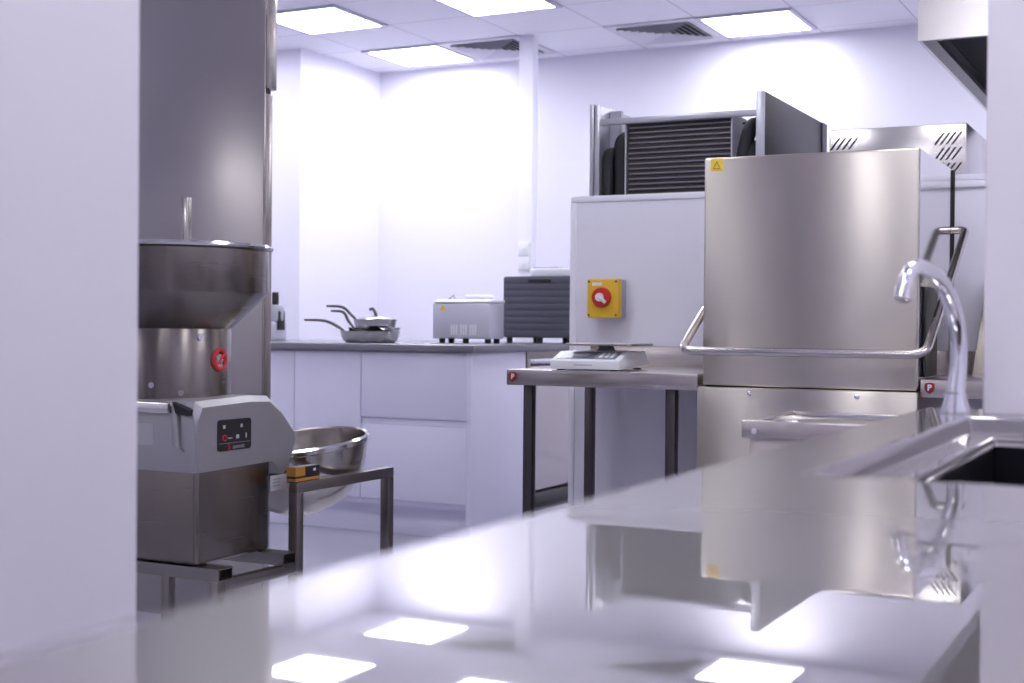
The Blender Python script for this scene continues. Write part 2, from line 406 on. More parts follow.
# juicer half hidden by the tall cabinet
t = thing('juicer', 'small silver countertop juicer with a black feed tube beside the tall cabinet', 'juicer', (-4.80, 6.4, WT))
obj('motor_base', B(-4.88, -4.765, 6.33, 6.47, WT, WT+0.11, bev=0.012, seg=3), M['silver'], t)
obj('jug', lathe(new(), [(0.06, 0.11), (0.062, 0.13), (0.062, 0.19), (0.05, 0.205), (0.01, 0.207)], (-4.81, 6.4, WT), 32), M['greyp'], t)
obj('feed_tube', lathe(new(), [(0.02, 0.206), (0.02, 0.275), (0.018, 0.28), (0.002, 0.28)], (-4.80, 6.4, WT), 24), M['black'], t)
obj('side_clip', B(-4.764, -4.75, 6.37, 6.43, WT+0.06, WT+0.17, bev=0.004), M['black'], t)

# vacuum packer: silver case with vent slots and lid
t = thing('vacuum_packer', 'silver boxy vacuum packer with white slots and short feet on the grey worktop', 'machine', (-3.50, 6.5, WT))
vx0, vx1, vy0, vy1 = -3.715, -3.365, 6.35, 6.52
obj('case', B(vx0, vx1, vy0, vy1, WT+0.025, WT+0.215, bev=0.008, seg=3), M['silver'], t)
obj('lid', prism(new(), [(vy0-0.004, WT+0.2165), (vy1, WT+0.2165), (vy1, WT+0.234), (vy0+0.05, WT+0.236), (vy0-0.004, WT+0.226)], 'x', vx0+0.005, vx1+0.004, bev=0.004), M['white'], t)
obj('lid_hump', B(-3.56, -3.42, 6.42, 6.51, WT+0.2365, WT+0.262, bev=0.012, seg=3), M['white'], t)
s = new()
for k in range(3):
    for j in range(3):
        box(s, -3.60+k*0.058+j*0.015, -3.592+k*0.058+j*0.015, vy0-0.001, vy0+0.004, WT+0.045, WT+0.10)
obj('vent_slots', s, M['white'], t)
for x, y in ((vx0+0.045, vy0+0.03), (vx0+0.18, vy0+0.05), (vx1-0.025, vy0+0.03), (vx0+0.045, vy1-0.04), (vx1-0.025, vy1-0.04)):
    obj('foot', lathe(new(), [(0.016, 0), (0.018, 0.024), (0.002, 0.0245)], (x, y, WT), 16), M['black'], t)
obj('hinge', tube(new(), [(vx0+0.02, vy1-0.03, WT+0.238), (vx0+0.055, vy1-0.03, WT+0.262), (vx0+0.06, vy1-0.03, WT+0.242)], 0.005, 8), M['greyp'], t)
obj('warning_sticker', prism(new(), [(vx0+0.045, WT+0.175), (vx0+0.085, WT+0.175), (vx0+0.065, WT+0.207)], 'y', vy0-0.0015, vy0+0.001), M['sticker'], t)

# dehydrator: slate slatted case
t = thing('dehydrator', 'dark slate box-shaped dehydrator with a ridged door on the grey worktop', 'dehydrator', (-3.30, 6.95, WT))
dx0, dx1, dy0, dy1 = -3.52, -3.085, 6.80, 7.2
obj('case', B(dx0, dx1, dy0+0.012, dy1, WT+0.03, WT+0.375, bev=0.006), M['slate'], t)
s = new()
for k in range(9):
    z = WT+0.036+k*0.037
    box(s, dx0+0.004, dx1-0.004, dy0, dy0+0.013, z, z+0.0355, bev=0.0013, seg=2)
d = obj('ridged_door', s, M['slate'], t)
obj('grip', B(-3.36, -3.22, dy0-0.006, dy0+0.004, WT+0.338, WT+0.358, bev=0.003), M['black'], d)
for x in (dx0+0.03, -3.30, dx1-0.03):
    for y in (dy0+0.03, dy1-0.03):
        obj('foot', lathe(new(), [(0.016, 0), (0.018, 0.0295), (0.002, 0.0298)], (x, y, WT), 14), M['black'], t)
tz = WT+0.3755
t = thing('lidded_tray', 'flat white tray with a dark cover lying on the dark slatted case', 'tray', (-3.22, 6.98, tz))
obj('tray_body', B(-3.39, -3.17, 6.88, 7.08, tz, tz+0.045, bev=0.008, seg=3), M['white'], t)
obj('dark_cover', B(-3.38, -3.22, 6.90, 7.05, tz+0.0452, tz+0.053, bev=0.004), M['greyp'], t)

# ------------------------------------------------------------------ dishwasher
HX0, HX1, HY0, HY1 = -1.427, -0.755, 4.15, 4.735
t = thing('dishwasher', 'large stainless hood-type dishwasher with a wraparound bar handle', 'dishwasher', (-1.09, 4.44, 0))
obj('wash_body', B(-1.441, -0.752, HY0-0.012, HY1+0.01, 0.13, 0.842, bev=0.006), M['hood'], t)
hd = obj('hood', B(HX0, HX1-0.002, HY0, HY1, 0.8455, 1.572, bev=0.007, seg=3), M['hood'], t)
obj('hood_side_skin', B(HX1-0.0018, HX1, HY0+0.008, HY1-0.008, 0.856, 1.566), M['hoodside'], hd)
obj('gap_seal', B(HX0+0.01, HX1-0.01, HY0+0.012, HY1-0.01, 0.8422, 0.8453), M['black'], t)
HZ = 0.957
pL, pR = -1.452, -0.708
pth = smooth_path([(HX0+0.001, 4.715, 1.362), (pL, 4.715, 1.362), (pL, 4.012, HZ), (pR, 4.012, HZ), (pR, 4.715, 1.362), (HX1+0.001, 4.715, 1.362)], 0.05, 8)
obj('bar_handle', tube(new(), pth, 0.0135, 16), M['bar'], t)
for x in (-1.266, -0.931):
    obj('screw', lathe(new(), [(0.008, 0), (0.008, 0.002), (0.004, 0.005), (0.001, 0.0055)], (x, HY0-0.012, 0.823), 16, mat=Matrix.Rotation(PI/2, 3, 'X')), M['chrome'], t)
st = obj('warning_sticker', B(-1.405, -1.365, HY0-0.0008, HY0+0.001, 1.528, 1.568), M['sticker'], hd)
b = new()
for (p, q) in (((-1.397, 1.536), (-1.373, 1.536)), ((-1.373, 1.536), (-1.385, 1.558)), ((-1.385, 1.558), (-1.397, 1.536))):
    tube(b, [(p[0], HY0-0.0012, p[1]), (q[0], HY0-0.0012, q[1])], 0.0012, 6)
obj('triangle_print', b, M['orange'], hd)
obj('rear_seal', B(HX1-0.004, HX1+0.007, HY1+0.001, HY1+0.011, 0.856, 1.566), M['black'], t)
obj('guide_block', B(HX1+0.0005, HX1+0.010, HY0+0.07, HY0+0.27, 0.885, 1.16, bev=0.003), M['black'], t)
for x in (-1.40, -0.79):
    for y in (4.19, 4.68):
        obj('foot', lathe(new(), [(0.025, 0), (0.025, 0.01), (0.014, 0.02), (0.014, 0.129), (0.002, 0.1295)], (x, y, 0), 18), M['darktube'], t)

# ------------------------------------------------------------------ tables either side of the dishwasher
TZ = 0.881
def badge(par, x, y, z, s):
    pts = [(-0.5, 0.5), (-0.25, 0.56), (0, 0.6), (0.25, 0.56), (0.5, 0.5), (0.52, -0.1), (0.38, -0.42), (0, -0.68), (-0.38, -0.42), (-0.52, -0.1)]
    o = obj('shield_badge', prism(new(), [(x+a*s, z+c*s) for a, c in pts], 'y', y-0.002, y, bev=0.0005), M['badge'], par)
    obj('badge_letter', text_bm('P', s*0.9, face_y(x, y-0.0026, z), 0.0006, bold=0.0009), M['white'], o)
def table(x0, x1, legs, label, bx):
    t = thing('steel_table', label, 'table', ((x0+x1)/2, 4.5, 0))
    tb = new()
    box(tb, x0, x1, 4.16, 4.875, TZ-0.054, TZ, bev=0.003)
    obj('table_top', tb, M['steelh'], t)
    obj('upstand', B(x0, x1, 4.8755, 4.893, TZ-0.054, 0.957, bev=0.004), M['steelh'], t)
    for x, y in legs:
        obj('leg', B(x, x+0.034, y, y+0.034, 0.0, TZ-0.0545, bev=0.003), M['darktube'], t)
    badge(t, bx, 4.16, TZ-0.025, 0.027)
    return t
t = table(-2.137, -1.446, [(-2.087, 4.19), (-2.100, 4.74), (-1.567, 4.19), (-1.765, 4.74)], 'steel table with a red shield badge holding the weighing scale', -2.112)
t = table(-0.749, 1.15, [(-0.5, 4.19), (1.08, 4.19), (-0.5, 4.74), (1.08, 4.74)], 'steel table right of the dishwasher, mostly hidden by the white wall end', -0.722)
# steel tray leaning on the partition over the second table
hexb = hexa(new(), [(-0.685, 4.74, TZ+0.0005), (-0.32, 4.74, TZ+0.0005), (-0.32, 4.75, TZ+0.0005), (-0.685, 4.75, TZ+0.0005),
                    (-0.66, 4.865, 1.20), (-0.34, 4.865, 1.20), (-0.34, 4.875, 1.20), (-0.66, 4.875, 1.20)])
tag(obj('steel_tray', hexb, M['machine'], bevel=0.002), 'grey steel sheet leaning upright on the table behind the tap', 'tray')

# bench scale
t = thing('weighing_scale', 'white digital weighing scale with a flat steel platter on the steel table', 'scale', (-1.86, 4.33, TZ))
sx0, sx1 = -1.990, -1.736
z0 = TZ+0.004
prof = [(4.20, z0), (4.20, TZ+0.034), (4.285, TZ+0.064), (4.44, TZ+0.066), (4.475, TZ+0.02), (4.46, z0+0.01), (4.30, z0+0.004)]
obj('scale_body', prism(new(), prof, 'x', sx0, sx1, bev=0.003, seg=2), M['white'], t)
dn = Vector((0, -0.03, 0.085)).normalized()
def onslope(x, u): # point on the sloped panel: u 0..1 from bottom to top
    return Vector((x, 4.20+0.085*u, TZ+0.034+0.030*u)) + dn*0.0004
def slope_patch(xa, xb, ua, ub, th):
    p = [onslope(xa, ua), onslope(xb, ua), onslope(xb, ub), onslope(xa, ub)]
    return hexa(new(), [tuple(q) for q in p] + [tuple(q+dn*th) for q in p])
pn = obj('control_panel', slope_patch(sx0+0.02, sx1-0.02, 0.16, 0.9, 0.0012), M['lcd'], t)
obj('display', slope_patch(sx0+0.025, sx1-0.10, 0.22, 0.84, 0.0018), M['display'], pn)
obj('display_window', slope_patch(sx0+0.06, sx1-0.13, 0.45, 0.72, 0.0022), M['lcd'], pn)
for xa in (0.085, 0.065, 0.045):
    for ua in (0.3, 0.58):
        obj('key', slope_patch(sx1-xa, sx1-xa+0.013, ua, ua+0.18, 0.003), M['white'], pn)
b = new()
for k in range(9): box(b, -1.90+k*0.0075, -1.895+k*0.0075, 4.1992, 4.201, TZ+0.017, TZ+0.021)
obj('small_lettering', b, M['greyp'], t)
obj('platter_post', lathe(new(), [(0.034, 0.0), (0.024, 0.017), (0.002, 0.0172)], (-1.85, 4.36, TZ+0.0665), 24), M['greyp'], t)
pl = obj('platter', B(-1.950, -1.705, 4.235, 4.435, TZ+0.084, TZ+0.092, bev=0.002), M['steel'], t)
for x in (sx0+0.03, sx1-0.03):
    for y in (4.225, 4.44):
        obj('foot', lathe(new(), [(0.014, 0), (0.014, 0.006), (0.002, 0.0065)], (x, y, TZ), 14), M['black'], t)

# isolator switch on the partition
t = thing('isolator_switch', 'yellow isolator box with a red rotary knob on the white partition', 'switch', (-2.06, PY, 1.055))
obj('back_box', B(-2.126, -1.996, PY-0.047, PY-0.0005, 1.066, 1.214, bev=0.006, seg=3), M['greyp'], t)
fr = obj('yellow_cover', B(-2.128, -1.994, PY-0.082, PY-0.0475, 1.064, 1.216, bev=0.007, seg=3), M['yellow'], t)
kx, kz = -2.063, 1.144
kb = obj('rotary_knob', lathe(new(), [(0.039, 0), (0.039, 0.012), (0.036, 0.02), (0.002, 0.021)], (kx, PY-0.082, kz), 40, mat=Matrix.Rotation(PI/2, 3, 'X')), M['red'], t)
hb = new(); a = math.radians(-40)
tube(hb, [(kx, PY-0.110, kz), (kx+0.031*math.cos(a), PY-0.110, kz+0.031*math.sin(a))], [0.009, 0.007], 14)
disc(hb, (kx, PY-0.1032, kz), (0, -1, 0), 0.016, 0.012, 24)
obj('white_lever', hb, M['white'], kb)
obj('text_plate', B(-2.105, -2.065, PY-0.0832, PY-0.0818, 1.189, 1.201), M['white'], fr)
obj('knob_collar', lathe(new(), [(0.043, 0), (0.043, 0.003), (0.002, 0.0035)], (kx, PY-0.0815, kz), 40, mat=Matrix.Rotation(PI/2, 3, 'X')), M['yellow'], fr)
for x in (-2.119, -2.006):
    for z in (1.076, 1.205):
        obj('screw', disc(new(), (x, PY-0.0815, z), (0, -1, 0), 0.0045, 0.002, 12), M['darktube'], fr)

# ------------------------------------------------------------------ cooling unit on a tall fridge behind the partition
t = thing('blast_chiller', 'tall chiller behind the partition with an exposed dark cooling coil on top', 'fridge', (-1.9, 5.7, 0))
obj('chiller_body', B(-2.285, -1.545, 5.24, 6.15, 0.1, 1.52, bev=0.004), M['steel'], t)
for x in (-2.24, -1.6):
    for y in (5.3, 6.1):
        obj('foot', lathe(new(), [(0.022, 0), (0.018, 0.099), (0.002, 0.0995)], (x, y, 0), 14), M['darktube'], t)
b = new(); box(b, -2.29, -2.272, 5.20, 5.75, 1.5205, 1.957, bev=0.002); box(b, -2.268, -2.246, 5.20, 5.62, 1.5205, 1.953, bev=0.002)
box(b, -2.244, -2.19, 5.30, 5.32, 1.5205, 1.94)
obj('side_flange', b, M['galv'], t)
sp = obj('side_panel', B(-1.575, -1.543, 5.20, 6.17, 1.5205, 1.962, bev=0.002), M['darkpanel'], t)
obj('panel_front_edge', B(-1.576, -1.542, 5.195, 5.205, 1.5205, 1.963, bev=0.001), M['galv'], sp)
obj('panel_rear_edge', B(-1.5425, -1.538, 6.09, 6.172, 1.5205, 1.961), M['slate'], sp)
obj('top_rail', B(-2.244, -1.577, 5.20, 5.225, 1.868, 1.893, bev=0.002), M['galv'], t)
obj('coil_block', B(-2.137, -1.690, 5.25, 5.45, 1.5205, 1.888), M['fin'], t)
b = new()
for k in range(17):
    z = 1.535+k*0.0212
    box(b, -2.132, -1.694, 5.238, 5.252, z, z+0.0055, bev=0.001, seg=1)
obj('coil_tubes', b, M['finedge'], t)
for x in (-2.145, -1.6895): obj('coil_end_plate', B(x, x+0.007, 5.232, 5.45, 1.5205, 1.888), M['galv'], t)
obj('pipe_insulation', tube(new(), smooth_path([(-2.182, 5.285, 1.5205), (-2.182, 5.285, 1.825), (-2.182, 5.44, 1.825)], 0.08), 0.034, 16), M['rubber'], t)
obj('pipe_insulation', tube(new(), smooth_path([(-2.222, 5.235, 1.5205), (-2.222, 5.235, 1.755), (-2.222, 5.30, 1.765)], 0.05), 0.022, 16), M['rubber'], t)
obj('pipe_insulation', tube(new(), smooth_path([(-1.652, 5.26, 1.5205), (-1.652, 5.26, 1.70), (-1.615, 5.27, 1.86), (-1.612, 5.42, 1.84)], 0.10), 0.029, 16), M['rubber'], t)
obj('pipe_insulation', tube(new(), smooth_path([(-1.604, 5.24, 1.5205), (-1.604, 5.24, 1.66), (-1.600, 5.26, 1.765), (-1.60, 5.4, 1.765)], 0.05), 0.022, 16), M['rubber'], t)
obj('copper_pipe', tube(new(), spline([(-1.66, 5.3, 1.855), (-1.63, 5.28, 1.853), (-1.61, 5.27, 1.838), (-1.58, 5.29, 1.832)], 5), 0.005, 8), M['black'], t)
# vented freezer head
t = thing('upright_freezer', 'tall steel freezer with slanted vent slots behind the dishwasher', 'freezer', (-1.16, 5.75, 0))
obj('freezer_body', B(-1.335, -0.812, 5.43, 6.1, 0.1, 1.54, bev=0.004), M['steel'], t)
for x in (-1.28, -0.87):
    for y in (5.5, 6.05):
        obj('foot', lathe(new(), [(0.022, 0), (0.018, 0.099), (0.002, 0.0995)], (x, y, 0), 14), M['darktube'], t)
hd2 = obj('compressor_housing', B(-1.335, -0.811, 5.40, 6.1, 1.5405, 1.821, bev=0.003), M['rim'], t)
def louvres(xs, zs):
    b = new()
    for z in zs:
        for x in xs:
            prism(b, [(x, z), (x+0.008, z), (x+0.042, z+0.046), (x+0.034, z+0.046)], 'y', 5.3985, 5.401)
    return b
obj('vent_slots', louvres([-1.334+k*0.024 for k in range(4)], [1.742]), M['dark'], hd2)
obj('vent_slots', louvres([-0.932+k*0.0215 for k in range(4)], [1.742, 1.683, 1.624]), M['dark'], hd2)

# extractor canopy at the top right
t = thing('extractor_hood', 'stainless extractor canopy hanging at the upper right, dark underneath', 'hood', (0.14, 5.8, 2.055))
ex0, ex1, ey0, ey1, ez0, ez1 = -0.915, 1.19, 4.956, 6.70, 2.055, 2.60
b = new()
box(b, ex0, ex1, ey0, ey0+0.012, ez0, ez1); box(b, ex0, ex1, ey1-0.012, ey1, ez0, ez1)
box(b, ex0, ex0+0.012, ey0+0.012, ey1-0.012, ez0, ez1); box(b, ex1-0.012, ex1, ey0+0.012, ey1-0.012, ez0, ez1)
obj('canopy_skin', b, M['rim'], t)
b = new()
box(b, ex0+0.012, ex1-0.012, ey0+0.012, ey0+0.03, ez0, ez0+0.02); box(b, ex0+0.012, ex0+0.060, ey0+0.03, ey1-0.012, ez0, ez0+0.02)
obj('gutter', b, M['darktube'], t)
obj('dark_inner_top', B(ex0+0.013, ex1-0.013, ey0+0.013, ey1-0.013, ez0+0.12, ez0+0.14), M['dark'], t)  # near-black sheet closing off the canopy's hollow inside
obj('canopy_top', B(ex0, ex1, ey0, ey1, ez1, CH-0.002), M['steelh'], t)

# ------------------------------------------------------------------ tall steel cabinet on the left
t = thing('tall_refrigerator', 'tall dark stainless refrigerator behind the hopper machine, its door standing open', 'refrigerator', (-3.7, 3.95, 0))
fx1 = -2.752
obj('cabinet_body', B(-4.18, -3.44, 3.60, 4.30, 0.12, 2.16, bev=0.004), M['fridge'], t)
d = obj('door', B(-3.43, fx1, 3.60, 3.60+0.012, 0.03, 2.16, bev=0.002), M['fridge'], t)
obj('door_liner', B(-3.42, fx1, 3.60+0.0135, 3.60+0.050, 0.03, 1.788, bev=0.004), M['fridge'], d)
obj('door_liner', B(-3.42, fx1+0.004, 3.60+0.0135, 3.60+0.066, 1.803, 2.16, bev=0.004), M['fridge'], d)
obj('door_gasket', B(-3.41, fx1-0.006, 3.60+0.02, 3.60+0.045, 1.789, 1.802), M['black'], d)
for x in (-4.12, -3.5):
    for y in (3.66, 4.24):
        obj('foot', lathe(new(), [(0.025, 0), (0.02, 0.119), (0.002, 0.1195)], (x, y, 0), 14), M['darktube'], t)

# ------------------------------------------------------------------ hopper machine on its stand
XS = -2.20
t = thing('machine_stand', 'low square-tube steel stand under the hopper machine, raised at the bowl end', 'stand', (-2.5, 3.0, 0))
L = 0.03
def leg(x, y, z1): obj('leg', B(x-L, x, y, y+L, 0, z1, bev=0.002), M['tube'], t)
LX = -2.65
leg(XS, 2.703, 0.3765); leg(XS, 3.038, 0.565); leg(XS, 3.505, 0.565); leg(LX, 2.703, 0.3765); leg(LX, 3.038, 0.3765)
obj('raised_rail', B(XS-L, XS, 3.038, 3.535, 0.5652, 0.595, bev=0.002), M['tube'], t)
obj('low_rail', B(XS-L, XS, 2.734, 3.0375, 0.348, 0.3765, bev=0.002), M['tube'], t)
obj('low_rail', B(LX-L, LX, 2.734, 3.0375, 0.348, 0.3765, bev=0.002), M['tube'], t)
def open_tube(y0, y1, z0, z1):
    x0, x1, w = -2.80, XS+0.002, 0.003
    b = new()
    for (a, c, d, e) in ((y0, y1, z0, z0+w), (y0, y1, z1-w, z1), (y0, y0+w, z0+w, z1-w), (y1-w, y1, z0+w, z1-w)):
        box(b, x0, x1, a, c, d, e)
    box(b, x0+0.01, x1-0.045, y0+w, y1-w, z0+w, z1-w)
    return b
obj('cross_tube', open_tube(2.703, 2.760, 0.377, 0.409), M['tube'], t)
obj('cross_tube', open_tube(2.972, 3.030, 0.377, 0.409), M['tube'], t)

MX = -2.27
t = thing('hopper_machine', 'dough processing machine with a round steel hopper and black control panel', 'machine', (-2.5, 2.85, 0.4095))
obj('lower_body', B(-2.80, MX-0.004, 2.707, 3.016, 0.4095, 0.668, bev=0.012, seg=4), M['machine'], t)
side = [(2.704, 0.647), (2.704, 0.806), (2.713, 0.829), (2.923, 0.836), (3.010, 0.832), (3.068, 0.796), (3.133, 0.732), (3.142, 0.703), (3.118, 0.654), (3.067, 0.613), (3.021, 0.653)]
cb = new(); prism(cb, side, 'x', -2.805, MX)
def on_face(e): return all(abs(v.co.x-MX) < 1e-6 for v in e.verts)
top_pts = side[1:9]
def is_top(v): return any(abs(v.co.y-p[0])+abs(v.co.z-p[1]) < 1e-5 for p in top_pts)
bmesh.ops.bevel(cb, geom=[e for e in cb.edges if on_face(e) and all(is_top(v) for v in e.verts)], offset=0.016, segments=1, affect='EDGES')
bmesh.ops.bevel(cb, geom=[e for e in cb.edges if all(abs(v.co.y-2.704) < 1e-5 for v in e.verts) and abs(e.verts[0].co.x-e.verts[1].co.x) < 1e-5 and e.verts[0].co.x > -2.5], offset=0.006, segments=3, affect='EDGES')
cas = obj('casing', cb, M['alu'], t, smooth=25)
# lid edge, latch and lever on the near face
lid = obj('lid_band', B(-2.81, -2.349, 2.686, 2.714, 0.797, 0.826, bev=0.004), M['polished'], t)
obj('latch', hexa(new(), [(-2.326, 2.686, 0.798), (-2.286, 2.686, 0.793), (-2.286, 2.7035, 0.793), (-2.326, 2.7035, 0.798),
                           (-2.338, 2.686, 0.829), (-2.280, 2.686, 0.809), (-2.280, 2.7035, 0.809), (-2.338, 2.7035, 0.829)]), M['black'], t, bevel=0.002)
obj('latch_lever', prism(new(), [(-2.347, 0.812), (-2.338, 0.822), (-2.327, 0.797), (-2.322, 0.712), (-2.306, 0.700), (-2.343, 0.716)], 'y', 2.694, 2.7035, bev=0.002), M['alu'], t)
obj('white_label', B(-2.475, -2.413, 2.7025, 2.7045, 0.712, 0.768), M['paper'], cas)
# top cover and neck
HXc, HYc = -2.505, 2.88
obj('neck', lathe(new(), [(0.163, 0.815), (0.163, 0.826), (0.158, 0.830), (0.158, 1.012), (0.154, 1.018)], (HXc, HYc, 0), 56), M['machine'], t)
hp = obj('hopper', lathe(new(), [(0.152, 1.012), (0.158, 1.016), (0.254, 1.106), (0.257, 1.112), (0.258, 1.224), (0.268, 1.230), (0.268, 1.237), (0.252, 1.238), (0.250, 1.112), (0.14, 1.02)], (HXc, HYc, 0), 64, closed_ends=False), M['machine'], t)
obj('hopper_rim', lathe(new(), [(0.2685, 1.229), (0.2715, 1.234), (0.2685, 1.2405), (0.2515, 1.2405), (0.2525, 1.2385), (0.2675, 1.2385)], (HXc, HYc, 0), 64, closed_ends=False), M['polished'], hp)
obj('plunger_rod', B(HXc+0.006, HXc+0.028, 2.905, 2.925, 1.10, 1.375, bev=0.004), M['bowl'], hp)
obj('rod_bracket', B(HXc+0.0, HXc+0.055, 2.90, 2.93, 1.09, 1.252, bev=0.004), M['bowl'], hp)
for a, sz in ((-68, 0.866), (-41, 0.846), (-22, 0.992)):
    q = math.radians(a)
    obj('screw', disc(new(), (HXc+0.157*math.cos(q), HYc+0.157*math.sin(q), sz), (math.cos(q), math.sin(q), 0), 0.008, 0.005, 16), M['polished'], t)
# prohibition sign on the neck
q = math.radians(2)
sc = Vector((HXc+0.1588*math.cos(q), HYc+0.1588*math.sin(q), 0.932)); nrm = Vector((math.cos(q), math.sin(q), 0)); tg = Vector((-math.sin(q), math.cos(q), 0)); up = Vector((0, 0, 1))
def onneck(c, d, e): return sc + tg*c + up*d + nrm*(e - c*c/(2*0.158))
b = new(); rp = []
for i in range(33):
    an = 2*PI*i/32; rp.append(onneck(0.026*math.cos(an), 0.026*math.sin(an), 0.001))
tube(b, rp, 0.0058, 8)
obj('prohibition_ring', b, M['redprint'], t)
obj('prohibition_bar', tube(new(), [onneck(0.024*c, 0.024*d, 0.003) for c, d in ((-0.7, -0.7), (0, 0), (0.7, 0.7))], 0.0038, 8), M['redprint'], t)
b = new()
for k in range(4): tube(b, [onneck(-0.010+k*0.006, -0.006, 0.0005), onneck(-0.011+k*0.007, 0.016-abs(k-1.5)*0.003, 0.0005)], 0.0026, 6)
tube(b, [onneck(-0.012, -0.002, 0.0005), onneck(0.012, -0.002, 0.0005), onneck(0.006, -0.016, 0.0005), onneck(-0.008, -0.016, 0.0005), onneck(-0.012, -0.002, 0.0005)], 0.004, 6)
obj('hand_pictogram', b, M['paper'], t)
# control panel on the side (x = MX)
def side_patch(y0, z0, y1, z1, dz, th, bev=0.0):
    b = prism(new(), [(y0, z0), (y1, z0+dz), (y1, z1+dz), (y0, z1)], 'x', MX-0.0005, MX+th)
    return b
def rr(y0, y1, z0, z1, r, sl, n=5):
    pts = []
    for (cy, cz, a0) in ((y1-r, z0+r, -90), (y1-r, z1-r, 0), (y0+r, z1-r, 90), (y0+r, z0+r, 180)):
        for i in range(n+1):
            a = math.radians(a0+90*i/n); y = cy+r*math.cos(a); pts.append((y, cz+r*math.sin(a)+(y-y0)*sl))
    return pts
SL = 0.0
cy0, cy1, cz0, cz1 = 2.784, 2.922, 0.696, 0.778
pan_o = obj('control_panel', prism(new(), rr(cy0, cy1, cz0, cz1, 0.010, SL), 'x', MX-0.001, MX+0.002), M['black'], t)
def cp(u, v): y = cy0+(cy1-cy0)*u; return (MX+0.0025, y, cz0+(cz1-cz0)*v+(y-cy0)*SL)
b = new(); ring = []
for i in range(21):
    a = 2*PI*i/20; c = Vector(cp(0.2, 0.42)); ring.append(c + Vector((0, 0.008*math.cos(a), 0.007*math.sin(a))))
tube(b, ring, 0.0014, 6)
obj('stop_ring', b, M['redprint'], pan_o)
for (u, v, w, h) in ((0.36, 0.40, 0.016, 0.003), (0.58, 0.43, 0.011, 0.010), (0.84, 0.44, 0.004, 0.013), (0.18, 0.77, 0.009, 0.009), (0.70, 0.77, 0.008, 0.009)):
    c = cp(u, v); b = new(); box(b, c[0]-0.001, c[0]+0.0006, c[1]-w/2, c[1]+w/2, c[2]-h/2, c[2]+h/2)
    obj('key_mark', b, M['paper'], pan_o)
c = cp(0.5, 0.235); obj('dividing_line', prism(new(), [(cy0+0.004, cz0+0.0195), (cy1-0.004, cz0+0.0195+0.122*SL), (cy1-0.004, cz0+0.0205+0.122*SL), (cy0+0.004, cz0+0.0205)], 'x', MX+0.001, MX+0.0026), M['greyprint'], pan_o)
c = cp(0.62, 0.115); obj('lettering', text_bm('sammic', 0.017, face_x(MX+0.0024, c[1], c[2], math.atan(SL)), 0.0004), M['greyprint'], pan_o)
c = cp(0.33, 0.115); obj('red_emblem', text_bm('S', 0.021, face_x(MX+0.0024, c[1], c[2], math.atan(SL)), 0.0004), M['redprint'], pan_o)
# tag hanging under the chute
obj('white_tag', B(MX-0.001, MX+0.002, 3.010, 3.080, 0.570, 0.6125), M['paper'], t)
b = new()
for k in range(3): box(b, MX+0.0018, MX+0.0026, 3.018, 3.052, 0.600-k*0.009, 0.604-k*0.009)
obj('tag_lines', b, M['greyprint'], t)

# mixing bowl wedged on the raised rails
tilt = Matrix.Rotation(math.radians(7), 3, 'X') @ Matrix.Rotation(math.radians(-3), 3, 'Y')
R = 0.2185; bc = Vector((-2.442, 3.366, 0.673))
t = thing('mixing_bowl', 'deep round stainless mixing bowl hanging in the raised end of the stand', 'bowl', (bc.x, bc.y, 0.455))
prof = []
for i in range(19):
    a = math.radians(90*i/18); prof.append((max(0.003, R*0.965*math.sin(a)), -0.222*math.cos(a)**0.9))
outer = prof
inner = [(max(0.002, r-0.004), z+0.004) for r, z in prof][::-1]
obj('bowl_shell', lathe(new(), outer + [(R*0.965, 0.002)] + [(R*0.955, 0.002)] + inner[1:], bc, 64, closed_ends=False, mat=tilt), M['bowl'], t)
obj('rolled_rim', lathe(new(), [(R*0.955, 0.000), (R*0.955, 0.004), (R*0.985, 0.008), (R*1.02, 0.002), (R*1.02, -0.010), (R*0.985, -0.014), (R*0.966, -0.008)], bc, 64, closed_ends=False, mat=tilt), M['polished'], t)
# black and orange box resting on the rail before the bowl
t = thing('printed_carton', 'small black and orange printed carton on the stand rail beside the bowl', 'box', (-2.215, 3.06, 0.5955))
o = obj('carton_body', B(-2.229, -2.201, 3.030, 3.145, 0.5955, 0.637, bev=0.001), M['black'], t)
obj('orange_patch', B(-2.2305, -2.1995, 3.0295, 3.073, 0.612, 0.6365), M['orange'], o)
obj('orange_strip', B(-2.2305, -2.1995, 3.0295, 3.1455, 0.598, 0.606), M['orange'], o)
obj('white_mark', B(-2.2009, -2.1995, 3.112, 3.124, 0.622, 0.629), M['paper'], o)

# ------------------------------------------------------------------ sink bench in the foreground
CT = 0.90
t = thing('sink_bench', 'long stainless sink bench across the foreground with a polished reflecting top', 'sink', (-0.08, 0.9, 0))
xs = [-0.402, -0.305, 0.14, 0.26]; ys = [-0.7, 1.165, 2.07, 2.192, 2.29]
bm = new(); V = {}
def gv(i, j):
    if (i, j) not in V: V[(i, j)] = bm.verts.new((xs[i], ys[j], CT))
    return V[(i, j)]
for i in range(3):
    for j in range(4):
        if (i, j) in ((1, 1), (1, 3), (2, 3)): continue
        bm.faces.new((gv(i, j), gv(i+1, j), gv(i+1, j+1), gv(i, j+1)))
bm.verts.ensure_lookup_table()
hole = [gv(1, 1), gv(2, 1), gv(2, 2), gv(1, 2)]
def ringdown(vs, dz, shrink=0.0):
    c = sum((v.co for v in vs), Vector())/4
    out = []
    for v in vs:
        s = Vector((math.copysign(shrink, v.co.x-c.x), math.copysign(shrink, v.co.y-c.y), 0))
        out.append(bm.verts.new(v.co - s + Vector((0, 0, dz))))
    for k in range(4): bm.faces.new((vs[k], vs[(k+1) % 4], out[(k+1) % 4], out[k]))
    return out
low = ringdown(hole, -0.024, 0.006)
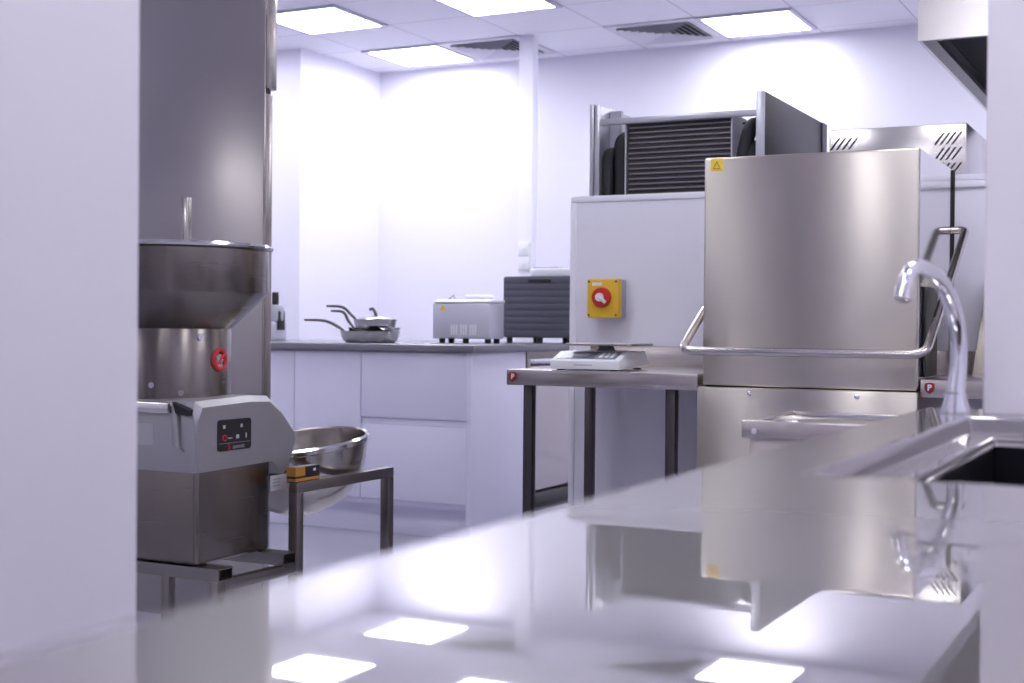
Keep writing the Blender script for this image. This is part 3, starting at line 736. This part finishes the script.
bas = [(-0.262, 1.40), (0.08, 1.40), (0.08, 2.015), (-0.262, 2.015)]
bv = [bm.verts.new((x, y, CT-0.0245)) for x, y in bas]
for k in range(4): bm.faces.new((low[k], low[(k+1) % 4], bv[(k+1) % 4], bv[k]))
lipv = ringdown(bv, -0.012, 0.004)
outer_edges = [e for e in bm.edges if len(e.link_faces) == 1 and all(abs(v.co.z-CT) < 1e-6 for v in e.verts)]
r = bmesh.ops.extrude_edge_only(bm, edges=outer_edges)
bmesh.ops.translate(bm, verts=[v for v in r['geom'] if isinstance(v, bmesh.types.BMVert)], vec=(0, 0, -0.05))
seams = [e for e in bm.edges if len(e.link_faces) == 2 and abs(e.verts[0].co.y-e.verts[1].co.y) < 1e-6 and all(abs(v.co.z-CT) < 1e-6 for v in e.verts)
         and all(abs(fc.normal.z) > 0.99 or abs(fc.calc_center_median().z-CT) < 1e-6 for fc in e.link_faces) and (max(v.co.x for v in e.verts) < -0.3 or min(v.co.x for v in e.verts) > 0.13)]
bmesh.ops.dissolve_edges(bm, edges=seams, use_verts=False)
bmesh.ops.recalc_face_normals(bm, faces=bm.faces)
o = obj('bench_top', bm, M['bench'], t, smooth=30, bevel=0.004)
o.modifiers['bev'].harden_normals = False; o.modifiers['bev'].segments = 4
for p in o.data.polygons: p.use_smooth = False
b = new()
for (x0, x1, y0, y1) in ((-0.268, 0.086, 1.394, 1.402), (-0.268, 0.086, 2.013, 2.021), (-0.268, -0.260, 1.402, 2.013), (0.078, 0.086, 1.402, 2.013)):
    box(b, x0, x1, y0, y1, 0.63, CT-0.028)
box(b, -0.268, 0.086, 1.394, 2.021, 0.622, 0.63)
obj('sink_bowl', b, M['sink'], t)
obj('front_apron', B(-0.396, -0.384, -0.69, 2.19, 0.72, 0.848), M['steelh'], t)
for x in (-0.39, 0.21):
    for y in (-0.66, 0.8, 2.13):
        obj('leg', B(x, x+0.04, y, y+0.04, 0, 0.848, bev=0.002), M['darktube'], t)
obj('lower_shelf', B(-0.349, 0.209, -0.62, 2.129, 0.25, 0.275), M['steelh'], t)

# swan-neck tap
tx, ty = -0.336, 2.16
t = thing('tap', 'chrome swan-neck tap standing at the far corner of the sink', 'tap', (tx, ty, CT))
obj('tap_base', lathe(new(), [(0.022, 0.0005), (0.022, 0.005), (0.0165, 0.022), (0.0158, 0.030), (0.002, 0.0305)], (tx, ty, CT), 32), M['chrome'], t)
pth = spline([(tx-0.3*a, ty-0.954*a, z-0.07*max(0, z-1.03)) for a, z in [(0.0, 0.929), (-0.008, 0.980), (-0.001, 1.034), (0.029, 1.083), (0.060, 1.109), (0.092, 1.123), (0.126, 1.125), (0.153, 1.112), (0.163, 1.090)]], 6)
n = len(pth)
obj('spout', tube(new(), pth, [0.0137-0.0035*i/(n-1) for i in range(n)], 20), M['chrome'], t)
e = Vector(pth[-1]); d = (Vector(pth[-1])-Vector(pth[-3])).normalized()
obj('aerator', tube(new(), [e-d*0.004, e+d*0.016, e+d*0.018], [0.0125, 0.0125, 0.010], 20), M['polished'], t)

# low steel hand-wash stand between bench and dishwasher
t = thing('steel_trough', 'low stainless trough with a screwed front lip between bench and dishwasher', 'trough', (-0.65, 2.78, 0))
bx0, bx1, by0, by1, bz = -0.812, -0.44, 2.60, 2.96, 0.846
b = new()
box(b, bx0, bx1, by0, by0+0.02, bz-0.036, bz, bev=0.003); box(b, bx0, bx0+0.012, by0+0.02, by1-0.02, bz-0.036, bz, bev=0.003)
box(b, bx1-0.012, bx1, by0+0.02, by1-0.02, bz-0.036, bz, bev=0.003); box(b, bx0, bx1, by1-0.02, by1, bz-0.036, bz, bev=0.003)
obj('lip', b, M['steelh'], t)
obj('trough_body', B(bx0+0.012, bx1-0.012, by0+0.02, by1-0.02, 0.12, bz-0.012, bev=0.004), M['steel'], t)
obj('basin', lathe(new(), [(0.165, 0.006), (0.158, 0.009), (0.150, 0.004), (0.13, 0.0005)], (-0.625, 2.78, bz-0.011), 48, closed_ends=False), M['polished'], t)
obj('screw', disc(new(), (-0.785, by0, bz-0.021), (0, -1, 0), 0.006, 0.003, 14), M['chrome'], t)
for x in (-0.78, -0.5):
    for y in (2.66, 2.9):
        obj('foot', lathe(new(), [(0.02, 0), (0.016, 0.119), (0.002, 0.1195)], (x, y, 0), 14), M['darktube'], t)

# ------------------------------------------------------------------ camera
f, yaw, pitch, roll = 1357.256, 0.470659, -0.010360, 0.008707
c, s = math.cos(yaw), math.sin(yaw)
fw = Vector((-s*math.cos(pitch), c*math.cos(pitch), math.sin(pitch)))
r0 = Vector((c, s, 0)); u0 = r0.cross(fw)
rt = r0*math.cos(roll) + u0*math.sin(roll); upv = -r0*math.sin(roll) + u0*math.cos(roll)
cam = bpy.data.cameras.new('camera'); co = bpy.data.objects.new('camera', cam); COL.objects.link(co)
mw = Matrix((rt, upv, -fw)).transposed().to_4x4(); mw.translation = Vector((0, 0, 1.025))
co.matrix_world = mw
cam.sensor_fit = 'HORIZONTAL'; cam.sensor_width = 36; cam.lens = f/1024*36; cam.clip_start = 0.02
cam.dof.use_dof = True; cam.dof.focus_distance = 4.1; cam.dof.aperture_fstop = 4.6
sc = bpy.context.scene
sc.camera = co
w = bpy.data.worlds.new('world'); sc.world = w; w.use_nodes = True
w.node_tree.nodes['Background'].inputs['Color'].default_value = (0.8, 0.82, 1.0, 1); w.node_tree.nodes['Background'].inputs['Strength'].default_value = 0.3
sc.view_settings.view_transform = 'Standard'; sc.view_settings.look = 'None'; sc.view_settings.gamma = 1; sc.view_settings.exposure = 0.15
sc.view_settings.use_curve_mapping = False
sc.cycles.use_denoising = True
sc.cycles.max_bounces = 10; sc.cycles.diffuse_bounces = 5; sc.cycles.glossy_bounces = 6
sc.cycles.sample_clamp_indirect = 8
